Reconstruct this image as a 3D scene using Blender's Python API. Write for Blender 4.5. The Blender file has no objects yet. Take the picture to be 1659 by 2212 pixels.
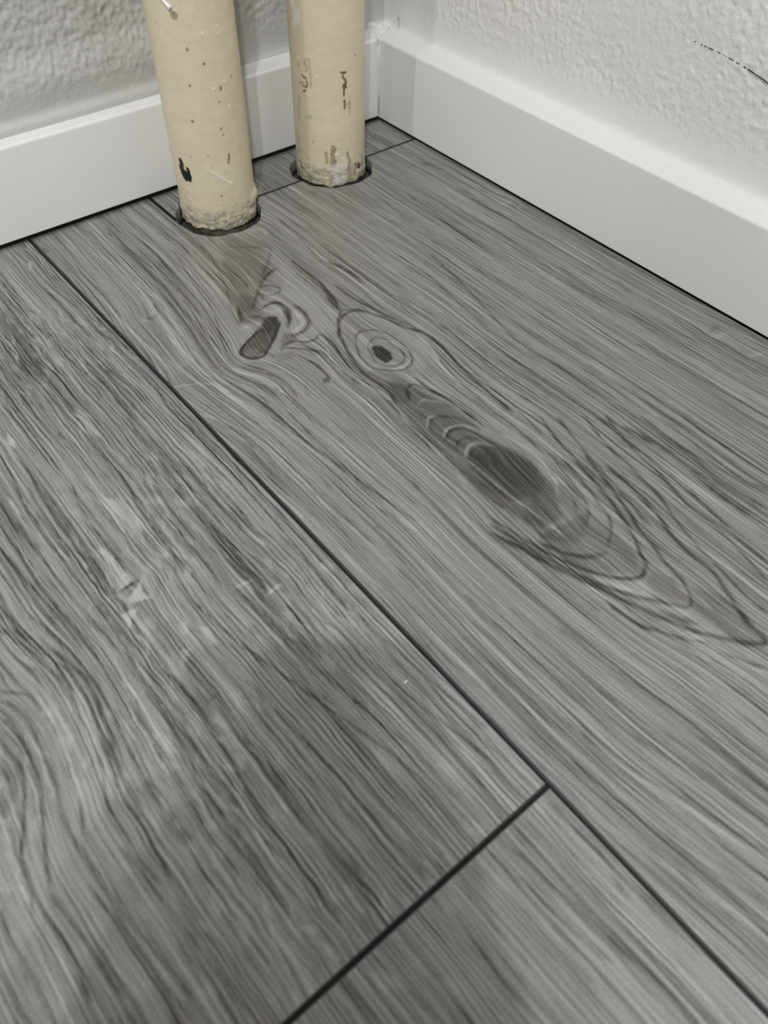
import bpy, bmesh, math, random, json
import numpy as np
from mathutils import Matrix, Vector

S = bpy.context.scene
COL = S.collection
# ------------------------------------------------------------------ camera
CAM = np.array((-0.47778, -0.57951, 0.32835))
RIGHT = (0.7727732, -0.6343536, 0.0204229)
DOWN = (-0.4781029, -0.6029876, -0.6386106)
FWD = (0.4174197, 0.4837370, -0.7692590)
cd = bpy.data.cameras.new('camera'); cam = bpy.data.objects.new('camera', cd); COL.objects.link(cam)
M = Matrix.Identity(4)
for i in range(3):
    M[i][0] = RIGHT[i]; M[i][1] = -DOWN[i]; M[i][2] = -FWD[i]; M[i][3] = CAM[i]
cam.matrix_world = M
cd.sensor_fit = 'VERTICAL'; cd.sensor_height = 36.0; cd.sensor_width = 27.0
cd.lens = 1684.8 / 2212 * 36.0
cd.clip_start = 0.005; cd.clip_end = 30
cd.dof.use_dof = True; cd.dof.focus_distance = 0.52; cd.dof.aperture_fstop = 8.5
S.camera = cam
# ------------------------------------------------------------------ light and exposure
S.view_settings.view_transform = 'Standard'; S.view_settings.look = 'None'
S.view_settings.exposure = -0.13; S.view_settings.gamma = 1.0; S.view_settings.use_curve_mapping = False
w = bpy.data.worlds.new('room_light'); S.world = w; w.use_nodes = True
w.node_tree.nodes['Background'].inputs[0].default_value = (1.12, 1.0, 0.85, 1)
w.node_tree.nodes['Background'].inputs[1].default_value = 0.115
def lamp(name, loc, power, radius, color):
    l = bpy.data.lights.new(name, 'POINT'); l.energy = power; l.shadow_soft_size = radius; l.color = color
    o = bpy.data.objects.new(name, l); o.location = loc; COL.objects.link(o); return o
COOL = (1.0, 1.0, 0.995)
lamp('ceiling_spot', (-1.22, -1.345, 2.34), 78, 0.024, COOL)
lamp('ceiling_spot', (-1.078, -1.476, 2.34), 78, 0.024, COOL)
lamp('ceiling_spot', (-0.80, -0.98, 2.34), 26, 0.026, COOL)
lamp('wall_lamp', (-1.70, -1.17, 0.86), 18, 0.16, COOL)
lamp('wall_lamp', (-1.66, -0.44, 0.80), 14, 0.035, COOL)

# ------------------------------------------------------------------ dimensions (metres)
SC = 0.34
W = 1.0 * SC          # plank width up to the right hand wall
W2 = 0.70086 * SC     # filler piece behind the pipes
G = 0.14399 * SC
J = 1.5688 * SC       # end joint of the left hand planks
H = 0.20429 * SC      # baseboard height
T = 0.0248            # baseboard thickness
CH = 0.0013           # painted chamfer round every plank
PIPES = [((-0.198028, -0.0384), 0.029865), ((-0.0845335, -0.037994), 0.029395)]
HOLES = [(-0.2060, -0.0520, 0.0338), (-0.0895, -0.0455, 0.0356)]
CUTS = HOLES + [(c[0], c[1], r + .0016) for c, r in PIPES]   # the sheet is cut clear of the pipes as well

# ------------------------------------------------------------------ helpers
rng = np.random.default_rng(4)
def vnoise(x, y, seed=0):
    """smooth 2-D gradient noise, about -0.7 .. 0.7"""
    xi = np.floor(x).astype(np.int64); yi = np.floor(y).astype(np.int64)
    xf = x - xi; yf = y - yi
    def g(ix, iy, dx, dy):
        h = (ix * 374761393 + iy * 668265263 + seed * 1442695041) & 0xffffffff
        h = ((h ^ (h >> 13)) * 1274126177) & 0xffffffff
        a = (h ^ (h >> 16)).astype(np.float64) / 4294967296.0 * 2 * np.pi
        return np.cos(a) * dx + np.sin(a) * dy
    u = xf * xf * xf * (xf * (xf * 6 - 15) + 10); v = yf * yf * yf * (yf * (yf * 6 - 15) + 10)
    a = g(xi, yi, xf, yf); b = g(xi + 1, yi, xf - 1, yf)
    c = g(xi, yi + 1, xf, yf - 1); d = g(xi + 1, yi + 1, xf - 1, yf - 1)
    return (a * (1 - u) + b * u) * (1 - v) + (c * (1 - u) + d * u) * v
def fbm(x, y, seed, octaves=3):
    r = 0; a = 1.0
    for k in range(octaves):
        r = r + a * vnoise(x * 2 ** k, y * 2 ** k, seed + k); a *= .5
    return r
def sstep(a, b, x):
    t = np.clip((x - a) / (b - a), 0, 1); return t * t * (3 - 2 * t)

def mesh_obj(name, verts, faces, mat, parent=None, smooth=True, attrs=None, midx=None, mats=None):
    me = bpy.data.meshes.new(name)
    verts = np.asarray(verts, dtype=np.float32)
    if isinstance(faces, np.ndarray):
        me.vertices.add(len(verts)); me.vertices.foreach_set('co', verts.ravel())
        n, k = faces.shape
        me.loops.add(n * k); me.loops.foreach_set('vertex_index', faces.astype(np.int32).ravel())
        me.polygons.add(n); me.polygons.foreach_set('loop_start', np.arange(0, n * k, k, dtype=np.int32))
        me.update(calc_edges=True)
    else:
        me.from_pydata([tuple(map(float, v)) for v in verts], [], faces)
    for m in (mats or [mat]): me.materials.append(m)
    me.polygons.foreach_set('use_smooth', np.full(len(me.polygons), smooth))
    if midx is not None: me.polygons.foreach_set('material_index', np.asarray(midx, dtype=np.int32))
    for k, a in (attrs or {}).items():
        if a.ndim == 2:
            at = me.attributes.new(k, 'FLOAT_VECTOR', 'POINT'); at.data.foreach_set('vector', a.astype(np.float32).ravel())
        else:
            at = me.attributes.new(k, 'FLOAT', 'POINT'); at.data.foreach_set('value', a.astype(np.float32).ravel())
    me.validate(); me.update()
    o = bpy.data.objects.new(name, me); COL.objects.link(o)
    if parent: o.parent = parent
    return o

def tube(pts, radii, seg=10):
    """closed tube along points"""
    pts = [Vector(p) for p in pts]; V = []; F = []
    for i, p in enumerate(pts):
        d = (pts[min(i + 1, len(pts) - 1)] - pts[max(i - 1, 0)]).normalized()
        a = d.orthogonal().normalized(); b = d.cross(a)
        for k in range(seg):
            t = 2 * math.pi * k / seg; V.append(p + (a * math.cos(t) + b * math.sin(t)) * radii[i])
    for i in range(len(pts) - 1):
        for k in range(seg):
            F.append((i * seg + k, i * seg + (k + 1) % seg, (i + 1) * seg + (k + 1) % seg, (i + 1) * seg + k))
    F.append(tuple(range(seg))[::-1]); F.append(tuple((len(pts) - 1) * seg + k for k in range(seg)))
    return V, F

class NT:
    def __init__(self, name):
        self.m = bpy.data.materials.new(name); self.m.use_nodes = True
        self.t = self.m.node_tree; self.b = self.t.nodes['Principled BSDF']
    def link(self, a, b): self.t.links.new(a, b)
    def val(self, sock, v):
        if isinstance(v, bpy.types.NodeSocket): self.link(v, sock)
        else: sock.default_value = v
    def math(self, op, a, b=None, c=None, clamp=False):
        n = self.t.nodes.new('ShaderNodeMath'); n.operation = op; n.use_clamp = clamp
        self.val(n.inputs[0], a)
        if b is not None: self.val(n.inputs[1], b)
        if c is not None: self.val(n.inputs[2], c)
        return n.outputs[0]
    def attr(self, name, vec=False):
        n = self.t.nodes.new('ShaderNodeAttribute'); n.attribute_name = name
        return n.outputs['Vector' if vec else 'Fac']
    def coord(self): return self.t.nodes.new('ShaderNodeTexCoord').outputs['Object']
    def vmul(self, v, s):
        n = self.t.nodes.new('ShaderNodeVectorMath'); n.operation = 'MULTIPLY'
        self.link(v, n.inputs[0]); n.inputs[1].default_value = s; return n.outputs[0]
    def noise(self, v, scale=1.0, detail=2.0, rough=.5, dist=0.0):
        n = self.t.nodes.new('ShaderNodeTexNoise'); self.link(v, n.inputs['Vector'])
        n.inputs['Scale'].default_value = scale; n.inputs['Detail'].default_value = detail
        n.inputs['Roughness'].default_value = rough; n.inputs['Distortion'].default_value = dist
        return n.outputs['Fac']
    def ramp(self, f, stops):
        n = self.t.nodes.new('ShaderNodeValToRGB'); self.link(f, n.inputs[0])
        e = n.color_ramp.elements
        while len(e) < len(stops): e.new(.5)
        for k, (p, c) in enumerate(stops):
            e[k].position = p; e[k].color = (*c, 1) if len(c) == 3 else c
        return n.outputs[0]
    def mix(self, f, a, b):
        n = self.t.nodes.new('ShaderNodeMix'); n.data_type = 'RGBA'
        self.val(n.inputs[0], f)
        for s, v in ((n.inputs[6], a), (n.inputs[7], b)):
            if isinstance(v, bpy.types.NodeSocket): self.link(v, s)
            else: s.default_value = (*v, 1)
        return n.outputs[2]
    def maprange(self, f, a, b, c=0.0, d=1.0):
        n = self.t.nodes.new('ShaderNodeMapRange'); self.link(f, n.inputs[0])
        n.inputs[1].default_value = a; n.inputs[2].default_value = b; n.inputs[3].default_value = c; n.inputs[4].default_value = d
        return n.outputs[0]
    def bump(self, h, strength, dist):
        n = self.t.nodes.new('ShaderNodeBump'); self.link(h, n.inputs['Height'])
        n.inputs['Strength'].default_value = strength; n.inputs['Distance'].default_value = dist
        self.link(n.outputs[0], self.b.inputs['Normal']); return n
    def set(self, **k):
        for a, v in k.items():
            s = self.b.inputs[a.replace('_', ' ')]
            if isinstance(v, bpy.types.NodeSocket): self.link(v, s)
            elif isinstance(v, tuple) and len(v) == 3: s.default_value = (*v, 1)
            else: s.default_value = v
        return self

# ------------------------------------------------------------------ materials
def wood_material():
    n = NT('grey_oak_laminate')
    g = n.attr('grain', True); tone = n.attr('tone')
    band = n.noise(n.vmul(g, (48, 2.6, 1)), detail=2)
    mid = n.noise(n.vmul(g, (150, 4.0, 3)), detail=2)
    line = n.noise(n.vmul(g, (330, 4.5, 5)), detail=2, rough=.5)
    line2 = n.noise(n.vmul(g, (620, 9.0, 6)), detail=2, rough=.5)
    fib = n.noise(n.vmul(g, (1500, 24, 7)), detail=2, rough=.6)
    pore = n.maprange(n.noise(n.vmul(g, (1250, 60, 9)), detail=1), .58, .72)
    micro = n.noise(n.vmul(n.coord(), (1300, 1300, 1300)), detail=2, rough=.7)
    def cen(x, k): return n.math('MULTIPLY', n.math('SUBTRACT', x, .5), k)
    fig = n.attr('figure')
    sep = n.t.nodes.new('ShaderNodeSeparateXYZ'); n.link(g, sep.inputs[0])
    ph = n.math('ADD', n.math('MULTIPLY', sep.outputs[0], 390.0), n.math('MULTIPLY', n.noise(n.vmul(g, (70, 5.0, 11)), detail=2), 5.0))
    ring = n.math('SINE', n.math('MULTIPLY', ph, 6.2832))
    dk = n.maprange(line, .50, .34); dk2 = n.maprange(line2, .48, .32); lt = n.maprange(line2, .55, .70)
    lm = n.math('MULTIPLY', n.maprange(mid, .36, .64, .35, 1.15), fig)
    gate = n.math('MULTIPLY', n.maprange(n.noise(n.vmul(g, (210, 14, 12)), detail=1), .38, .62), fig)
    f = n.math('ADD', cen(band, .20), .338)
    f = n.math('ADD', f, cen(mid, .20))
    f = n.math('ADD', f, n.math('MULTIPLY', n.math('MULTIPLY', n.maprange(ring, .25, .95), gate), .25))
    f = n.math('SUBTRACT', f, n.math('MULTIPLY', n.math('MULTIPLY', n.maprange(ring, -.3, -.95), gate), .07))
    f = n.math('ADD', f, n.math('MULTIPLY', n.math('MULTIPLY', dk, lm), .13))
    f = n.math('ADD', f, n.math('MULTIPLY', n.math('MULTIPLY', dk2, lm), .26))
    f = n.math('SUBTRACT', f, n.math('MULTIPLY', lt, .21))
    f = n.math('ADD', f, cen(fib, .54))
    f = n.math('ADD', f, n.math('MULTIPLY', n.math('MULTIPLY', pore, lm), .30))
    f = n.math('ADD', f, cen(micro, .70))
    tm = n.math('ADD', n.math('MULTIPLY', fib, .9), n.math('MULTIPLY', line2, .4))
    tm = n.math('ADD', tm, .35)
    f = n.math('ADD', f, n.math('MULTIPLY', n.math('MULTIPLY', tone, tm), .72), clamp=True)
    col = n.ramp(f, [(0.0, (.415, .415, .40)), (.25, (.287, .286, .272)), (.50, (.173, .170, .159)), (.75, (.085, .082, .073)), (1.0, (.024, .023, .019))])
    n.set(Base_Color=col, Roughness=.46, Specular_IOR_Level=.35)
    h = n.math('SUBTRACT', n.math('MULTIPLY', micro, .5), n.math('ADD', pore, n.math('MULTIPLY', line, .6)))
    n.bump(h, .25, .00025)
    return n.m
def plain(name, c, r=.5, spec=.5):
    n = NT(name); n.set(Base_Color=c, Roughness=r, Specular_IOR_Level=spec); return n.m
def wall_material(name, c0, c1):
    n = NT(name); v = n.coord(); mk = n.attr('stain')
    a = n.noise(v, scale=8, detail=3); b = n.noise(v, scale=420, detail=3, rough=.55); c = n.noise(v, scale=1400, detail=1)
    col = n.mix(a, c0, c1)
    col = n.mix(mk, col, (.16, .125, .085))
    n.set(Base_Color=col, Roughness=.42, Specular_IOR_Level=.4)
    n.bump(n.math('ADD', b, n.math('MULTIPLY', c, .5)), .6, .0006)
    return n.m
def board_material(name, c0, c1):
    n = NT(name); v = n.coord()
    a = n.noise(v, scale=12, detail=2); b = n.noise(v, scale=900, detail=1)
    n.set(Base_Color=n.mix(a, c0, c1), Roughness=.38, Specular_IOR_Level=.45)
    n.bump(b, .05, .0002)
    return n.m
def pipe_material():
    n = NT('cream_gloss_paint'); v = n.coord()
    d = n.attr('dark'); br = n.attr('brown'); wh = n.attr('white'); gr = n.attr('grime')
    a = n.noise(v, scale=45, detail=4, rough=.6); b = n.noise(v, scale=700, detail=2); c = n.noise(v, scale=2200, detail=1)
    col = n.mix(a, (.68, .60, .43), (.78, .70, .52))
    col = n.mix(n.maprange(b, .3, .8, 0, .25), col, (.50, .43, .27))
    gm = n.math('MULTIPLY', gr, n.maprange(n.noise(v, scale=260, detail=3), .3, .62), clamp=True)
    col = n.mix(gm, col, (.30, .31, .255))
    col = n.mix(n.math('MULTIPLY', br, n.maprange(n.noise(v, scale=900, detail=2), .25, .5, .55, 1), clamp=True), col, (.12, .092, .045))
    col = n.mix(wh, col, (.80, .79, .75))
    col = n.mix(d, col, (.006, .006, .005))
    n.set(Base_Color=col, Roughness=.40, Specular_IOR_Level=.45)
    n.bump(n.math('ADD', b, n.math('MULTIPLY', c, .4)), .22, .0004)
    return n.m
WOOD = wood_material(); WALL_L = wall_material('old_white_plaster', (.49, .49, .475), (.55, .55, .535)); WALL_R = wall_material('white_emulsion', (.77, .77, .755), (.82, .82, .81)); BOARD = board_material('satin_white_paint', (.79, .795, .80), (.83, .835, .84)); BOARD_R = board_material('satin_white_dimmed', (.78, .785, .79), (.82, .825, .83)); PAINT = pipe_material()  # right board: same white paint, darkened slightly to put its shade into the colour
GROOVE = plain('black_chamfer_paint', (.032, .033, .036), .5)
CORE = plain('dark_fibreboard', (.05, .04, .03), .8)
EDGE = plain('bare_laminate_edge', (.13, .125, .115), .7)
SUB = plain('dusty_screed', (.045, .042, .038), .9)
CAULK = plain('white_caulk', (.80, .80, .79), .4)
DRIP = plain('white_gloss_drip', (.84, .84, .83), .3)
CRACKM = plain('crack_dark', (.01, .01, .01), .9)
BLUEFILM = plain('blue_underlay_film', (.022, .034, .042), .5)

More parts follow.
